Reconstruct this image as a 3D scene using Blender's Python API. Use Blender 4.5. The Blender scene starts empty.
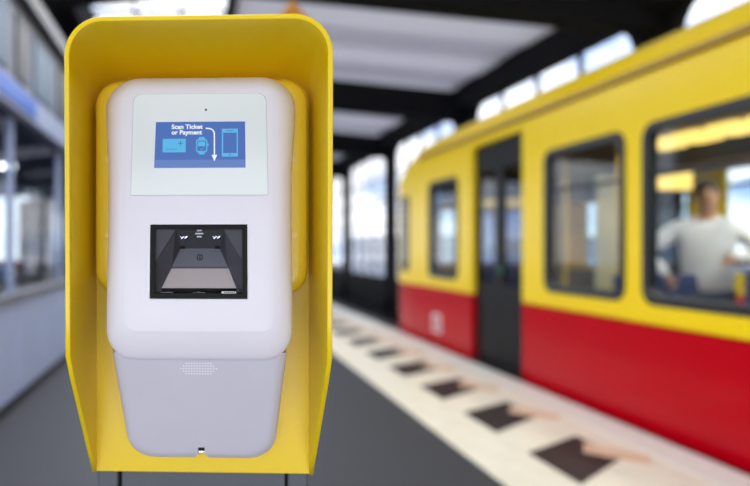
import bpy, bmesh, math, random
from mathutils import Vector, Matrix
from math import sin, cos, pi, radians

C = bpy.context.scene.collection
SC = bpy.context.scene
random.seed(7)

# ------------------------------------------------------------------ camera, world, sun, exposure
F = 680.0            # focal length in pixels (750 wide)
CAMH = 1.30
cam = bpy.data.cameras.new('camera'); camo = bpy.data.objects.new('camera', cam); C.objects.link(camo)
cam.sensor_width = 36.0; cam.lens = 36.0 * F / 750.0
cam.shift_x = 180.0 / 750.0; cam.shift_y = 4.0 / 750.0
camo.location = (0, 0, CAMH); camo.rotation_euler = (pi / 2, 0, 0)
cam.dof.use_dof = True; cam.dof.focus_distance = 0.80
cam.dof.aperture_fstop = (cam.lens / 1000.0) / 0.0145
cam.clip_start = 0.05; cam.clip_end = 400
SC.camera = camo

world = bpy.data.worlds.new('world'); SC.world = world; world.use_nodes = True
nt = world.node_tree; nt.nodes.clear()
tc = nt.nodes.new('ShaderNodeTexCoord'); mp = nt.nodes.new('ShaderNodeMapping')
no = nt.nodes.new('ShaderNodeTexNoise'); cr = nt.nodes.new('ShaderNodeValToRGB')
bg = nt.nodes.new('ShaderNodeBackground'); wo = nt.nodes.new('ShaderNodeOutputWorld')
mp.inputs['Scale'].default_value = (1, 1, 2.5)
no.inputs['Scale'].default_value = 7.0; no.inputs['Detail'].default_value = 4
cr.color_ramp.elements[0].position = 0.38; cr.color_ramp.elements[0].color = (0.34, 0.48, 0.76, 1)
cr.color_ramp.elements[1].position = 0.54; cr.color_ramp.elements[1].color = (0.98, 0.975, 1.0, 1)
nt.links.new(tc.outputs['Generated'], mp.inputs[0]); nt.links.new(mp.outputs[0], no.inputs['Vector'])
nt.links.new(no.outputs['Fac'], cr.inputs[0]); nt.links.new(cr.outputs[0], bg.inputs[0])
bg.inputs[1].default_value = 2.0
nt.links.new(bg.outputs[0], wo.inputs[0])

SC.view_settings.view_transform = 'Standard'; SC.view_settings.look = 'None'
SC.view_settings.gamma = 1; SC.view_settings.use_curve_mapping = False
SC.view_settings.exposure = 0.2
SC.cycles.use_denoising = True
SC.cycles.max_bounces = 10; SC.cycles.diffuse_bounces = 6; SC.cycles.transparent_max_bounces = 16
SC.cycles.sample_clamp_indirect = 4.0

def area(name, loc, rot, sx, sy, power, col=(1, 1, 1)):
    l = bpy.data.lights.new(name, 'AREA'); l.shape = 'RECTANGLE'; l.size = sx; l.size_y = sy
    l.energy = power; l.color = col
    o = bpy.data.objects.new(name, l); C.objects.link(o); o.location = loc; o.rotation_euler = rot
    return o
# fill lamp added behind the camera to brighten the hood; daylight from the skylight
area('hood_fill_light', (-0.4, -2.8, 0.6), (radians(106), 0, 0), 4.0, 1.1, 66, (0.93, 0.94, 1.0))
area('skylight_daylight', (-0.7, 7.0, 4.35), (0, 0, 0), 2.0, 14.0, 380, (0.95, 0.97, 1.0))

# ------------------------------------------------------------------ materials
def srgb(r, g, b):
    f = lambda c: (c / 255 / 12.92) if c / 255 <= 0.04045 else ((c / 255 + 0.055) / 1.055) ** 2.4
    return (f(r), f(g), f(b), 1)
def mat(name, col, rough=0.5, metal=0.0, coat=0.0, noise=0.0, nscale=20.0, bump=0.0, bscale=200.0, spec=0.5):
    m = bpy.data.materials.new(name); m.use_nodes = True
    n = m.node_tree; b = n.nodes['Principled BSDF']
    b.inputs['Base Color'].default_value = col; b.inputs['Roughness'].default_value = rough
    b.inputs['Metallic'].default_value = metal; b.inputs['Coat Weight'].default_value = coat; b.inputs['Coat Roughness'].default_value = 0.22
    b.inputs['Specular IOR Level'].default_value = spec
    t = n.nodes.new('ShaderNodeTexCoord')
    if noise > 0:
        x = n.nodes.new('ShaderNodeTexNoise'); x.inputs['Scale'].default_value = nscale; x.inputs['Detail'].default_value = 5
        r = n.nodes.new('ShaderNodeMapRange'); r.inputs[3].default_value = 1 - noise; r.inputs[4].default_value = 1 + noise
        r.inputs[1].default_value = 0.3; r.inputs[2].default_value = 0.7
        mx = n.nodes.new('ShaderNodeVectorMath'); mx.operation = 'MULTIPLY'; mx.inputs[0].default_value = col[:3]
        n.links.new(t.outputs['Object'], x.inputs['Vector']); n.links.new(x.outputs['Fac'], r.inputs[0])
        n.links.new(r.outputs[0], mx.inputs[1]); n.links.new(mx.outputs[0], b.inputs['Base Color'])
    if bump > 0:
        x = n.nodes.new('ShaderNodeTexNoise'); x.inputs['Scale'].default_value = bscale; x.inputs['Detail'].default_value = 2
        bp = n.nodes.new('ShaderNodeBump'); bp.inputs['Strength'].default_value = bump; bp.inputs['Distance'].default_value = 0.001
        n.links.new(t.outputs['Object'], x.inputs['Vector']); n.links.new(x.outputs['Fac'], bp.inputs['Height'])
        n.links.new(bp.outputs[0], b.inputs['Normal'])
    return m
def emis(name, col, s=0.82):
    m = bpy.data.materials.new(name); m.use_nodes = True
    b = m.node_tree.nodes['Principled BSDF']; b.inputs['Base Color'].default_value = (0, 0, 0, 1)
    b.inputs['Roughness'].default_value = 0.3
    b.inputs['Emission Color'].default_value = col; b.inputs['Emission Strength'].default_value = s
    return m
def glass(name, tint=(1, 1, 1, 1), gloss=0.08, rough=0.02):
    m = bpy.data.materials.new(name); m.use_nodes = True; n = m.node_tree; n.nodes.clear()
    tr = n.nodes.new('ShaderNodeBsdfTransparent'); tr.inputs[0].default_value = tint
    g = n.nodes.new('ShaderNodeBsdfGlossy'); g.inputs['Roughness'].default_value = rough
    lw_ = n.nodes.new('ShaderNodeLayerWeight'); lw_.inputs['Blend'].default_value = 0.5
    fr = n.nodes.new('ShaderNodeMath'); fr.operation = 'POWER'; fr.inputs[1].default_value = 4.0
    n.links.new(lw_.outputs['Facing'], fr.inputs[0])
    mr = n.nodes.new('ShaderNodeMath'); mr.operation = 'MULTIPLY_ADD'; mr.inputs[1].default_value = 0.45; mr.inputs[2].default_value = gloss
    mx = n.nodes.new('ShaderNodeMixShader'); o = n.nodes.new('ShaderNodeOutputMaterial')
    n.links.new(fr.outputs[0], mr.inputs[0]); n.links.new(mr.outputs[0], mx.inputs[0])
    n.links.new(tr.outputs[0], mx.inputs[1]); n.links.new(g.outputs[0], mx.inputs[2]); n.links.new(mx.outputs[0], o.inputs[0])
    return m

M = {}
M['hood'] = mat('hood_yellow', srgb(238, 206, 18), 0.36, coat=0.28, spec=0.25, noise=0.015, nscale=8)
M['rear'] = mat('housing_yellow', srgb(236, 206, 50), 0.3, coat=0.4, noise=0.015)
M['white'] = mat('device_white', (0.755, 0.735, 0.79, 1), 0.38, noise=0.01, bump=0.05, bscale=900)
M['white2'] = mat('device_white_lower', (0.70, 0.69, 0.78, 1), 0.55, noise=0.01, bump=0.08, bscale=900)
M['bezel'] = mat('bezel_glass', srgb(224, 231, 229), 0.10, coat=0.2)
M['bezel_edge'] = mat('bezel_edge', srgb(150, 160, 172), 0.3)
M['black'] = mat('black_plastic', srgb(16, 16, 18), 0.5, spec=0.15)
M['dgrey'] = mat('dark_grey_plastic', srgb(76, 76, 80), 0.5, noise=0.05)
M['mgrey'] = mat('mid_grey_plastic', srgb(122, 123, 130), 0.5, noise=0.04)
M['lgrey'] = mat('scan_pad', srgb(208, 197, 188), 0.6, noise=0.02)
M['chrome'] = mat('chrome', (0.75, 0.75, 0.77, 1), 0.2, metal=1)
M['mark'] = mat('white_mark', srgb(235, 235, 235), 0.5)
M['glass'] = glass('clear_glass', (0.97, 0.98, 1, 1), 0.01)
M['scanglass'] = glass('scanner_glass', (0.9, 0.9, 0.92, 1), 0.0)
M['tglass'] = glass('tinted_glass', (0.80, 0.86, 0.88, 1), 0.03)
M['dglass'] = glass('door_glass', (0.42, 0.47, 0.56, 1), 0.03)
M['s_blue'] = emis('screen_blue', srgb(62, 104, 182)); M['s_band'] = emis('screen_band', srgb(92, 126, 192))
M['s_cyan'] = emis('screen_cyan', srgb(82, 182, 232)); M['s_white'] = emis('screen_white', srgb(245, 248, 255))
M['s_dark'] = emis('screen_dark', srgb(48, 84, 160))
M['post'] = mat('post_grey', srgb(78, 84, 92), 0.5, noise=0.05, nscale=12)
M['gap'] = mat('gap_black', srgb(10, 10, 12), 0.8)
M['asphalt'] = mat('asphalt', srgb(56, 58, 63), 0.6, spec=0.3, noise=0.07, nscale=40, bump=0.5, bscale=300)
M['cream'] = mat('cream_paving', srgb(234, 228, 208), 0.42, noise=0.06, nscale=6)
M['stone'] = mat('dark_stone', srgb(44, 38, 41), 0.5, spec=0.2, noise=0.1, nscale=15)
M['tan'] = mat('tan_stone', srgb(222, 190, 160), 0.45, noise=0.1, nscale=10)
M['edge'] = mat('platform_edge', srgb(228, 226, 216), 0.5, noise=0.06)
M['ballast'] = mat('ballast', srgb(34, 33, 34), 0.9, spec=0.1, noise=0.3, nscale=25)
M['rail'] = mat('rail_steel', srgb(130, 128, 128), 0.35, metal=0.8)
M['concrete'] = mat('concrete', srgb(90, 90, 92), 0.8, noise=0.1)
M['steel'] = mat('dark_steel', srgb(30, 30, 33), 0.8, noise=0.08, spec=0.15)
M['panel'] = mat('ceiling_panel', srgb(236, 234, 236), 0.7, noise=0.03, nscale=2)
_n = M['panel'].node_tree; _t = _n.nodes.new('ShaderNodeBsdfTranslucent'); _t.inputs[0].default_value = (0.9, 0.89, 0.92, 1)   # translucence added to brighten the opaque white ceiling boards
_m = _n.nodes.new('ShaderNodeMixShader'); _m.inputs[0].default_value = 0.44
_n.links.new(_n.nodes['Principled BSDF'].outputs[0], _m.inputs[1]); _n.links.new(_t.outputs[0], _m.inputs[2]); _n.links.new(_m.outputs[0], _n.nodes['Material Output'].inputs[0])
M['ty'] = mat('train_yellow', srgb(248, 212, 14), 0.3, coat=0.0, spec=0.2, noise=0.02, nscale=2)
M['tr'] = mat('train_red', srgb(186, 0, 20), 0.22, coat=0.0, spec=0.12, noise=0.03, nscale=2)
M['tdr'] = mat('train_dark_red', srgb(140, 4, 20), 0.3)
M['roofg'] = mat('train_gutter', srgb(176, 138, 40), 0.45, noise=0.05)
M['rubber'] = mat('rubber', srgb(22, 28, 34), 0.5)
M['door'] = mat('door_black', srgb(9, 11, 14), 0.4, spec=0.12)
M['inner'] = mat('train_lining', srgb(96, 94, 92), 0.6)
M['cab'] = mat('cab_wall_brown', srgb(92, 84, 78), 0.6); M['tfloor'] = mat('train_floor', srgb(70, 72, 78), 0.6)
M['seat'] = mat('seat_blue', srgb(34, 52, 104), 0.8, noise=0.2, nscale=60)
M['seatred'] = mat('seat_red', srgb(150, 20, 40), 0.8, noise=0.1)
M['part'] = mat('partition', srgb(214, 196, 150), 0.5)
M['lampy'] = emis('warm_lamp', (1.0, 0.62, 0.14, 1), 2.2)
M['pole'] = mat('grab_pole', srgb(232, 190, 40), 0.3)
M['kwhite'] = mat('kiosk_white', srgb(190, 208, 248), 0.35, noise=0.04, nscale=3)
M['kgrey'] = mat('kiosk_grey', srgb(116, 120, 130), 0.6, noise=0.06, nscale=4)
M['kdark'] = mat('kiosk_dark', srgb(30, 34, 44), 0.5)
M['knavy'] = mat('kiosk_navy', srgb(22, 34, 70), 0.4)
M['kblue'] = mat('fascia_blue', srgb(40, 100, 200), 0.4)
M['kpale'] = mat('fascia_pale', srgb(158, 172, 204), 0.4)
M['fridge'] = mat('fridge_door', srgb(70, 82, 98), 0.3); M['kwall'] = mat('kiosk_blue_grey_wall', srgb(132, 150, 176), 0.6, noise=0.2, nscale=3); M['kfill'] = emis('kiosk_fill_glow', (0.9, 0.95, 1, 1), 6.0); M['orange'] = mat('orange_enamel', srgb(244, 160, 8), 0.5)
M['skin'] = mat('skin', srgb(196, 150, 122), 0.55)
M['hair'] = mat('hair', srgb(62, 48, 38), 0.7, noise=0.2)
M['coat'] = mat('white_jacket', srgb(232, 232, 238), 0.8, noise=0.04)
M['trousers'] = mat('trousers', srgb(44, 46, 58), 0.8)
M['building'] = mat('far_building', srgb(200, 206, 216), 0.8, noise=0.05)

M['panel2'] = M['panel'].copy(); M['panel2'].name = 'ceiling_panel_greyer'
M['panel2'].node_tree.nodes['Translucent BSDF'].inputs[0].default_value = (0.70, 0.69, 0.74, 1)
# ------------------------------------------------------------------ helpers
def link(o, parent=None):
    C.objects.link(o)
    if parent is not None: o.parent = parent
    return o
def thing(name, label, cat, loc=(0, 0, 0), rz=0.0, group=None):
    o = bpy.data.objects.new(name, None); C.objects.link(o); o.location = loc; o.rotation_euler = (0, 0, rz)
    o.empty_display_size = 0.1
    o['label'] = label; o['category'] = cat
    if group: o['group'] = group
    return o
def tag(o, label=None, cat=None, group=None, kind=None):
    if label: o['label'] = label
    if cat: o['category'] = cat
    if group: o['group'] = group
    if kind: o['kind'] = kind
    return o
def obj(name, bm, m, parent=None, smooth=False, bevel=0.0, seg=2, loc=None):
    me = bpy.data.meshes.new(name)
    bmesh.ops.recalc_face_normals(bm, faces=bm.faces[:])
    bm.to_mesh(me); bm.free()
    for mm in (m if isinstance(m, (list, tuple)) else [m]): me.materials.append(mm)
    if smooth:
        me.polygons.foreach_set('use_smooth', [True] * len(me.polygons))
    o = bpy.data.objects.new(name, me); link(o, parent)
    if loc: o.location = loc
    if bevel > 0:
        b = o.modifiers.new('bevel', 'BEVEL'); b.width = bevel; b.segments = seg; b.limit_method = 'ANGLE'; b.angle_limit = radians(40)
    return o
def struct(name, bm, m, **k):
    return tag(obj(name, bm, m, **k), kind='structure')
def box(bm, x0, x1, y0, y1, z0, z1, mi=0):
    vs = [bm.verts.new(p) for p in ((x0,y0,z0),(x1,y0,z0),(x1,y1,z0),(x0,y1,z0),(x0,y0,z1),(x1,y0,z1),(x1,y1,z1),(x0,y1,z1))]
    for f in ((0,3,2,1),(4,5,6,7),(0,1,5,4),(1,2,6,5),(2,3,7,6),(3,0,4,7)):
        fc = bm.faces.new([vs[i] for i in f]); fc.material_index = mi
    return bm
def bx(x0, x1, y0, y1, z0, z1): return box(bmesh.new(), x0, x1, y0, y1, z0, z1)
def prism(bm, pts, fn0, fn1, mi=0):
    """closed outline pts -> two caps given by fn0 / fn1 (point -> 3D)"""
    a = [bm.verts.new(fn0(p)) for p in pts]; b = [bm.verts.new(fn1(p)) for p in pts]
    n = len(pts)
    f = bm.faces.new(a); f.material_index = mi; f = bm.faces.new(b[::-1]); f.material_index = mi
    for i in range(n):
        f = bm.faces.new((a[i], b[i], b[(i+1) % n], a[(i+1) % n])); f.material_index = mi
    return bm
def cyl(bm, p0, p1, r0, r1=None, n=16, mi=0):
    r1 = r0 if r1 is None else r1
    p0 = Vector(p0); p1 = Vector(p1); d = (p1 - p0).normalized()
    u = d.orthogonal().normalized(); v = d.cross(u)
    a = [bm.verts.new(p0 + (u*cos(2*pi*i/n) + v*sin(2*pi*i/n)) * r0) for i in range(n)]
    b = [bm.verts.new(p1 + (u*cos(2*pi*i/n) + v*sin(2*pi*i/n)) * r1) for i in range(n)]
    bm.faces.new(a[::-1]).material_index = mi; bm.faces.new(b).material_index = mi
    for i in range(n):
        bm.faces.new((a[i], a[(i+1) % n], b[(i+1) % n], b[i])).material_index = mi
    return bm
def rrect(cx, cz, hw, hh, r, n=6, ne=1, rb=None):
    """rounded rectangle outline, counter-clockwise from the right bottom; rb: radius of the bottom corners"""
    rb = r if rb is None else rb
    cs = [(cx+hw, cz-hh, rb, -pi/2), (cx+hw, cz+hh, r, 0), (cx-hw, cz+hh, r, pi/2), (cx-hw, cz-hh, rb, pi)]
    sg = [(-1, 1), (-1, -1), (1, -1), (1, 1)]
    pts = []
    for (x, z, rr, a0), (sx, sz) in zip(cs, sg):
        ox, oz = x + sx*rr, z + sz*rr
        for i in range(n + 1):
            a = a0 + pi/2 * i/n
            pts.append((ox + rr*cos(a), oz + rr*sin(a)))
    if ne > 1:
        out = []; L = len(pts)
        for i, p in enumerate(pts):
            out.append(p)
            if i % (n+1) == n:
                q = pts[(i+1) % L]
                for k in range(1, ne): out.append((p[0] + (q[0]-p[0])*k/ne, p[1] + (q[1]-p[1])*k/ne))
        pts = out
    return pts
def apply_bool(o, cutters):
    """cut the meshes in cutters out of o and keep only the result"""
    for c in cutters:
        m = o.modifiers.new('cut', 'BOOLEAN'); m.object = c; m.operation = 'DIFFERENCE'; m.solver = 'EXACT'
    dg = bpy.context.evaluated_depsgraph_get(); dg.update()
    me = bpy.data.meshes.new_from_object(o.evaluated_get(dg), preserve_all_data_layers=True, depsgraph=dg)
    for m in list(o.modifiers):
        if m.type == 'BOOLEAN': o.modifiers.remove(m)
    old = o.data; o.data = me
    for c in cutters: bpy.data.objects.remove(c)
    return o
def dup(root, loc=None, rz=None, label=None, group=None):
    r = root.copy(); C.objects.link(r)
    if loc is not None: r.location = loc
    if rz is not None: r.rotation_euler = (0, 0, rz)
    if label: r['label'] = label
    if group: r['group'] = group
    for ch in list(root.children):
        c = ch.copy(); C.objects.link(c); c.parent = r
        for g in list(ch.children):
            d = g.copy(); C.objects.link(d); d.parent = c
    return r

# ------------------------------------------------------------------ the setting: platform, tracks, hall
struct('floor', bx(-9, 1.69, -13, 60, -0.3, 0.0), M['asphalt'])
bm = bmesh.new(); box(bm, 1.69, 3.12, -13, 60, -0.95, 0.0, 0)
struct('trim_1', bm, M['cream'])
bm = bmesh.new(); box(bm, 2.85, 3.135, -13, 60, -0.06, 0.004, 0)
struct('trim_2', bm, M['edge'])
# inlaid dark and tan stone slabs, laid on the skew, in one band
bm = bmesh.new(); y = 3.72 - 1.035*15
while y < 58:
    q = [(2.11, y), (2.64, y+0.48), (2.62, y+0.96), (2.10, y+0.57)]
    prism(bm, q, lambda p: (p[0], p[1], -0.01), lambda p: (p[0], p[1], 0.003), 0)
    q = [(2.46, y+0.58), (2.70, y+0.34), (2.82, y+0.48), (2.58, y+0.80)]
    prism(bm, q, lambda p: (p[0], p[1], -0.01), lambda p: (p[0], p[1], 0.005), 1)
    y += 1.035
struct('trim_3', bm, [M['stone'], M['tan']])
struct('track_bed', bx(3.2, 7.0, -13, 60, -1.2, -0.98), M['ballast'])
for x in (3.95, 5.4):
    bm = bmesh.new(); box(bm, x-0.035, x+0.035, -13, 60, -0.86, -0.82); box(bm, x-0.01, x+0.01, -13, 60, -0.95, -0.86)
    box(bm, x-0.07, x+0.07, -13, 60, -0.98, -0.95)
    struct('rail', bm, M['rail'])
struct('ground', bx(-120, 160, -60, 220, -4.2, -4.0), M['concrete'])

# side wall with arched window bays
XW = 6.9
bays = [(-11.0, -4.5), (-3.6, 2.55), (3.5, 9.77), (10.7, 16.9), (18.1, 23.6), (24.8, 30.5), (31.9, 37.6), (38.9, 44.6), (45.9, 51.6)]
WB, WT = 0.2, 4.85
wall = struct('wall_right', bx(XW, XW+0.12, -13, 60, -1.2, 5.25), M['steel'])
cut = []
for i, (a, b) in enumerate(bays):
    c = (a+b)/2; h = (b-a)/2
    # an arch with large shoulders
    pts = rrect(c, (WB+WT)/2, h, (WT-WB)/2, 0.6, 6, rb=0.05)
    cut.append(obj('cutter', prism(bmesh.new(), pts, lambda p: (XW-0.3, p[0], p[1]), lambda p: (XW+0.8, p[0], p[1])), M['steel']))
apply_bool(wall, cut)
for i, (a, b) in enumerate(bays):
    w = obj('window_%d' % (i+1), bx(XW+0.08, XW+0.085, a-0.05, b+0.05, WB-0.05, WT+0.05), M['glass']); tag(w, kind='structure')
    bm = bmesh.new(); n = 4
    for k in range(1, n):
        yy = a + (b-a)*k/n; box(bm, XW+0.03, XW+0.07, yy-0.07, yy+0.07, WB-0.05, WT+0.05)
    for zz in (1.2, 2.1, 3.0, 3.85):
        box(bm, XW+0.04, XW+0.07, a-0.05, b+0.05, zz-0.025, zz+0.025)
    obj('window_frame', bm, M['steel'], w)

# roof: pitched, ceiling height 4.65-0.1x above the camera
def hc(x): return CAMH + 4.62 - 0.1*x
def hb(x): return CAMH + 3.90 - 0.1*x
def slab(bm, x0, x1, y0, y1, f, t, mi=0):
    vs = [bm.verts.new(p) for p in ((x0,y0,f(x0)),(x1,y0,f(x1)),(x1,y1,f(x1)),(x0,y1,f(x0)),(x0,y0,f(x0)+t),(x1,y0,f(x1)+t),(x1,y1,f(x1)+t),(x0,y1,f(x0)+t))]
    for fc in ((0,3,2,1),(4,5,6,7),(0,1,5,4),(1,2,6,5),(2,3,7,6),(3,0,4,7)): bm.faces.new([vs[i] for i in fc]).material_index = mi
bm = bmesh.new()
k = 0; y = -13.0
while y < 60:            # boards laid across the hall, with a narrow step between them
    slab(bm, 0.66, 6.8, y, y+1.13, lambda x: hc(x) + (0.03 if k % 2 else 0.0), 0.12, k % 2)
    y += 1.15; k += 1
struct('ceiling', bm, [M['panel'], M['panel2']])
bm = bmesh.new(); slab(bm, -9, -2.05, -13, 60, lambda x: CAMH+4.62+0.1*x+0.2, 0.15)
struct('ceiling_left', bm, M['steel'])
beams = [-10.9, -3.9, 3.2, 9.95, 17.3, 24.3, 31.3, 38.3, 45.3]
for yb in beams:
    bm = bmesh.new()
    slab(bm, 0.6, 6.9, yb, yb+0.45, hb, 0.72)
    slab(bm, -9, 0.6, yb, yb+0.45, lambda x: CAMH+3.84+0.1*x, 0.72)
    struct('roof_beam', bm, M['steel'])
for x0, w, dz in ((0.60, 0.14, -0.35), (-2.19, 0.14, -0.35)):
    struct('roof_purlin', bx(x0, x0+w, -13, 60, hc(abs(x0))+dz, hc(abs(x0))+0.2), M['steel'])
struct('roof_girder', bx(6.55, 6.95, -13, 60, CAMH+3.45, CAMH+4.2), M['steel'])
bm = bmesh.new(); y = -12.9
while y < 58: box(bm, -2.1, 0.62, y, y+0.05, hc(0)+0.02, hc(0)+0.08); y += 1.2
for x in (-1.2, -0.3): box(bm, x, x+0.05, -13, 60, hc(0)+0.02, hc(0)+0.08)
sk = tag(obj('window_10', bx(-2.1, 0.62, -13, 60, hc(0)+0.09, hc(0)+0.10), M['glass']), kind='structure')
obj('window_frame', bm, M['steel'], sk)
# columns by the side wall, each carrying a beam, with curved brackets
for i, yb in enumerate([-11.4, -4.05, 3.02, 10.22, 17.5, 24.2, 31.2, 38.25, 45.25]):
    t = thing('roof_column', 'dark riveted steel column between two arched windows', 'column', (6.90, yb, -0.98), group='steel columns along the window wall')
    obj('shaft', bx(-0.10, 0.14, -0.18, 0.18, 0, 6.0), M['steel'], t, bevel=0.01)
    obj('base', bx(-0.2, 0.14, -0.24, 0.24, 0, 0.5), M['steel'], t, bevel=0.02)
    bm = bmesh.new()
    q = [(-0.09, 5.1), (-0.09, 5.72), (-0.7, 5.72)] + [(-0.7+0.6*sin(k*pi/2/8), 5.65-0.5*(1-cos(k*pi/2/8))) for k in range(0, 8)]
    prism(bm, q, lambda p: (p[0], -0.04, p[1]), lambda p: (p[0], 0.04, p[1]))
    obj('bracket', bm, M['steel'], t)
# pale buildings far beyond the windows
for i, (x, y, w, d, h, lb) in enumerate(((30, 26, 14, 8, 5.4, 'low pale building outside, across from the nearer window bays'), (34, 60, 12, 16, 5.8, 'wider pale building outside, seen through the arched windows'), (26, 96, 14, 20, 6.5, 'pale building outside, farthest down the line'))):
    t = thing('far_building', lb, 'building', (x, y, -4))
    bm = bx(0, w, 0, d, 0, h); obj('wall', bm, M['building'], t)
    obj('roof', bx(-0.4, w+0.4, -0.4, d+0.4, h, h+0.4), M['kgrey'], t)
    for r in range(2):
        for k in range(4):
            yy = d*(k+0.5)/4; z = h*(0.45+0.3*r)
            obj('window', bx(-0.08, 0.02, yy-0.5, yy+0.5, z-0.7, z+0.7), M['kdark'], t)

# orange lamp hanging from the ceiling
t = thing('pendant_lamp', 'small orange cone-shaped lamp hanging from the pale ceiling above the yellow hood', 'lamp', (1.29, 9.0, 4.42))
bm = bmesh.new(); cyl(bm, (0,0,-0.22), (0,0,0.12), 0.29, 0.03, 24); obj('lamp_shade', bm, M['orange'], t, smooth=False)
bm = bmesh.new(); cyl(bm, (0,0,0.12), (0,0,0.20), 0.03, 0.02, 16); obj('cap', bm, M['orange'], t)
bm = bmesh.new(); cyl(bm, (0,0,0.20), (0,0,hc(1.29)-4.42), 0.008, n=8); obj('rod', bm, M['steel'], t)

# ------------------------------------------------------------------ the train
TX, TW = 3.3, 2.9
Z = lambda h: CAMH + h
train = thing('commuter_train', 'yellow and red commuter train with black doors standing at the platform', 'train', (TX, 0, 0))
Y0, Y1 = -8.0, 9.4
# cross-section of the upper (yellow) body: outer side up and over the roof, mirrored
up = [(0, Z(-.56)), (0, Z(1.10)), (0.0, Z(1.24)), (0.045, Z(1.30)), (0.05, Z(1.33)), (0.12, Z(1.48)), (0.28, Z(1.57)), (0.6, Z(1.65)), (1.0, Z(1.69)), (1.45, Z(1.70))]
prof = up + [(TW-x, z) for x, z in up[-2::-1]]
def inset(pr, t):
    o = []
    cx, cz = TW/2, Z(0.3)
    for x, z in pr:
        o.append((cx + (x-cx)*(TW/2-t)/(TW/2), z if z < Z(0.9) else min(z - t, Z(1.66)-t)))
    return o
def sec(y, kx, dz, z0=None):
    return [(TW/2 + (x-TW/2)*kx, y, (z - max(0, (z-Z(0.6)))/1.12*dz)) for x, z in prof]
stations = [(Y0, 1, 0), (-4, 1, 0), (0, 1, 0), (Y1, 1, 0), (9.75, 0.999, 0.015), (10.15, 0.998, 0.05), (10.5, 0.996, 0.12), (10.8, 0.99, 0.24), (11.05, 0.97, 0.42), (11.22, 0.90, 0.56), (11.30, 0.78, 0.66)]
bm = bmesh.new(); prev = None
for s in stations:
    vs = [bm.verts.new(p) for p in sec(*s)]
    if prev:
        for i in range(len(vs)-1): bm.faces.new((prev[i], prev[i+1], vs[i+1], vs[i]))
    prev = vs
bm.faces.new(prev)
me = bpy.data.meshes.new('body_shell')
bmesh.ops.recalc_face_normals(bm, faces=bm.faces[:]); bm.to_mesh(me); bm.free()
shell = bpy.data.objects.new('body_shell', me); link(shell, train); me.materials.append(M['ty']); me.materials.append(M['ty'])
s = shell.modifiers.new('s', 'SOLIDIFY'); s.thickness = 0.06; s.offset = 0
wins = [(8.47, 9.50), (5.18, 6.35), (3.75, 4.95), (0.55, 1.85), (-1.0, 0.25), (-4.2, -3.0), (-6.0, -4.8)]
doors = [(6.80, 8.04), (2.25, 3.45), (-2.6, -1.4)]
WZ0, WZ1 = Z(-.40), Z(.88)
cut = []
for a, b in wins:
    pts = rrect((a+b)/2, (WZ0+WZ1)/2, (b-a)/2-0.02, (WZ1-WZ0)/2-0.02, 0.09, 5)
    cut.append(obj('cutter', prism(bmesh.new(), pts, lambda p: (TX-0.5, p[0], p[1]), lambda p: (TX+TW+0.5, p[0], p[1])), M['ty']))
for a, b in doors:
    cut.append(obj('cutter', bx(TX-0.5, TX+0.5, a, b, Z(-2), Z(1.17)), M['ty']))
    cut.append(obj('cutter', bx(TX+TW-0.5, TX+TW+0.5, a+0.1, b-0.1, Z(-.3), Z(0.9)), M['ty']))
cut.append(obj('cutter', bx(TX+0.48, TX+TW-0.48, 10.9, 11.6, Z(-.25), Z(0.60)), M['ty']))
cut.append(obj('cutter', bx(TX+TW-0.4, TX+TW+0.4, 9.85, 10.75, Z(-.3), Z(.75)), M['ty']))
bpy.context.view_layer.update()
apply_bool(shell, cut)
for m in list(shell.modifiers): shell.modifiers.remove(m)
# lower red body in sections between the doors
segs = [(Y0, doors[2][0]), (doors[2][1], doors[1][0]), (doors[1][1], doors[0][0]), (doors[0][1], 10.15)]
for a, b in segs:
    obj('lower_panel', bx(-0.03, 0.06, a, b, Z(-1.33), Z(-.55)), M['tr'], train)
    obj('sill_strip', bx(0.005, 0.10, a, b, Z(-1.46), Z(-1.325)), M['tdr'], train)
obj('lower_panel', bx(TW-0.06, TW, Y0, 10.15, Z(-1.42), Z(-.55)), M['tr'], train)
bm = bmesh.new(); prev = None
for s in [(10.15, .996), (10.5, .992), (10.8, .985), (11.05, .965), (11.22, .90), (11.30, .78)]:
    vs = [bm.verts.new((TW/2 + sgn*(TW/2+0.03)*s[1], s[0], zz)) for sgn, zz in ((-1, Z(-1.44)), (-1, Z(-.56)), (1, Z(-.56)), (1, Z(-1.44)))]
    if prev:
        for i in range(3): bm.faces.new((prev[i], prev[i+1], vs[i+1], vs[i]))
    prev = vs
bm.faces.new(prev)
obj('nose_panel', bm, M['tr'], train)
obj('rain_gutter', bx(-0.06, 0.03, Y0, 9.9, Z(1.275), Z(1.315)), M['roofg'], train)
obj('floor_pan', bx(0.06, TW-0.06, Y0, 11.0, Z(-1.45), Z(-1.32)), M['tfloor'], train)
bm = bmesh.new(); box(bm, 0.07, TW-0.07, Y0, 10.2, Z(1.02), Z(1.05)); obj('ceiling_lining', bm, M['inner'], train)
bm = bmesh.new()
obj('cab_wall', bx(0.08, TW-0.08, 9.62, 9.66, Z(-1.3), Z(-.30)), M['cab'], train)
for x_ in (0.08, 0.95, 1.85, 2.72): obj('cab_wall_post', bx(x_, x_+0.1, 9.62, 9.66, Z(-.30), Z(.62)), M['rubber'], train)
obj('cab_wall_header', bx(0.08, TW-0.08, 9.62, 9.66, Z(.62), Z(1.12)), M['rubber'], train)
ws = obj('windscreen', bx(0.48, TW-0.48, 11.24, 11.26, Z(-.25), Z(.60)), M['tglass'], train)
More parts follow.
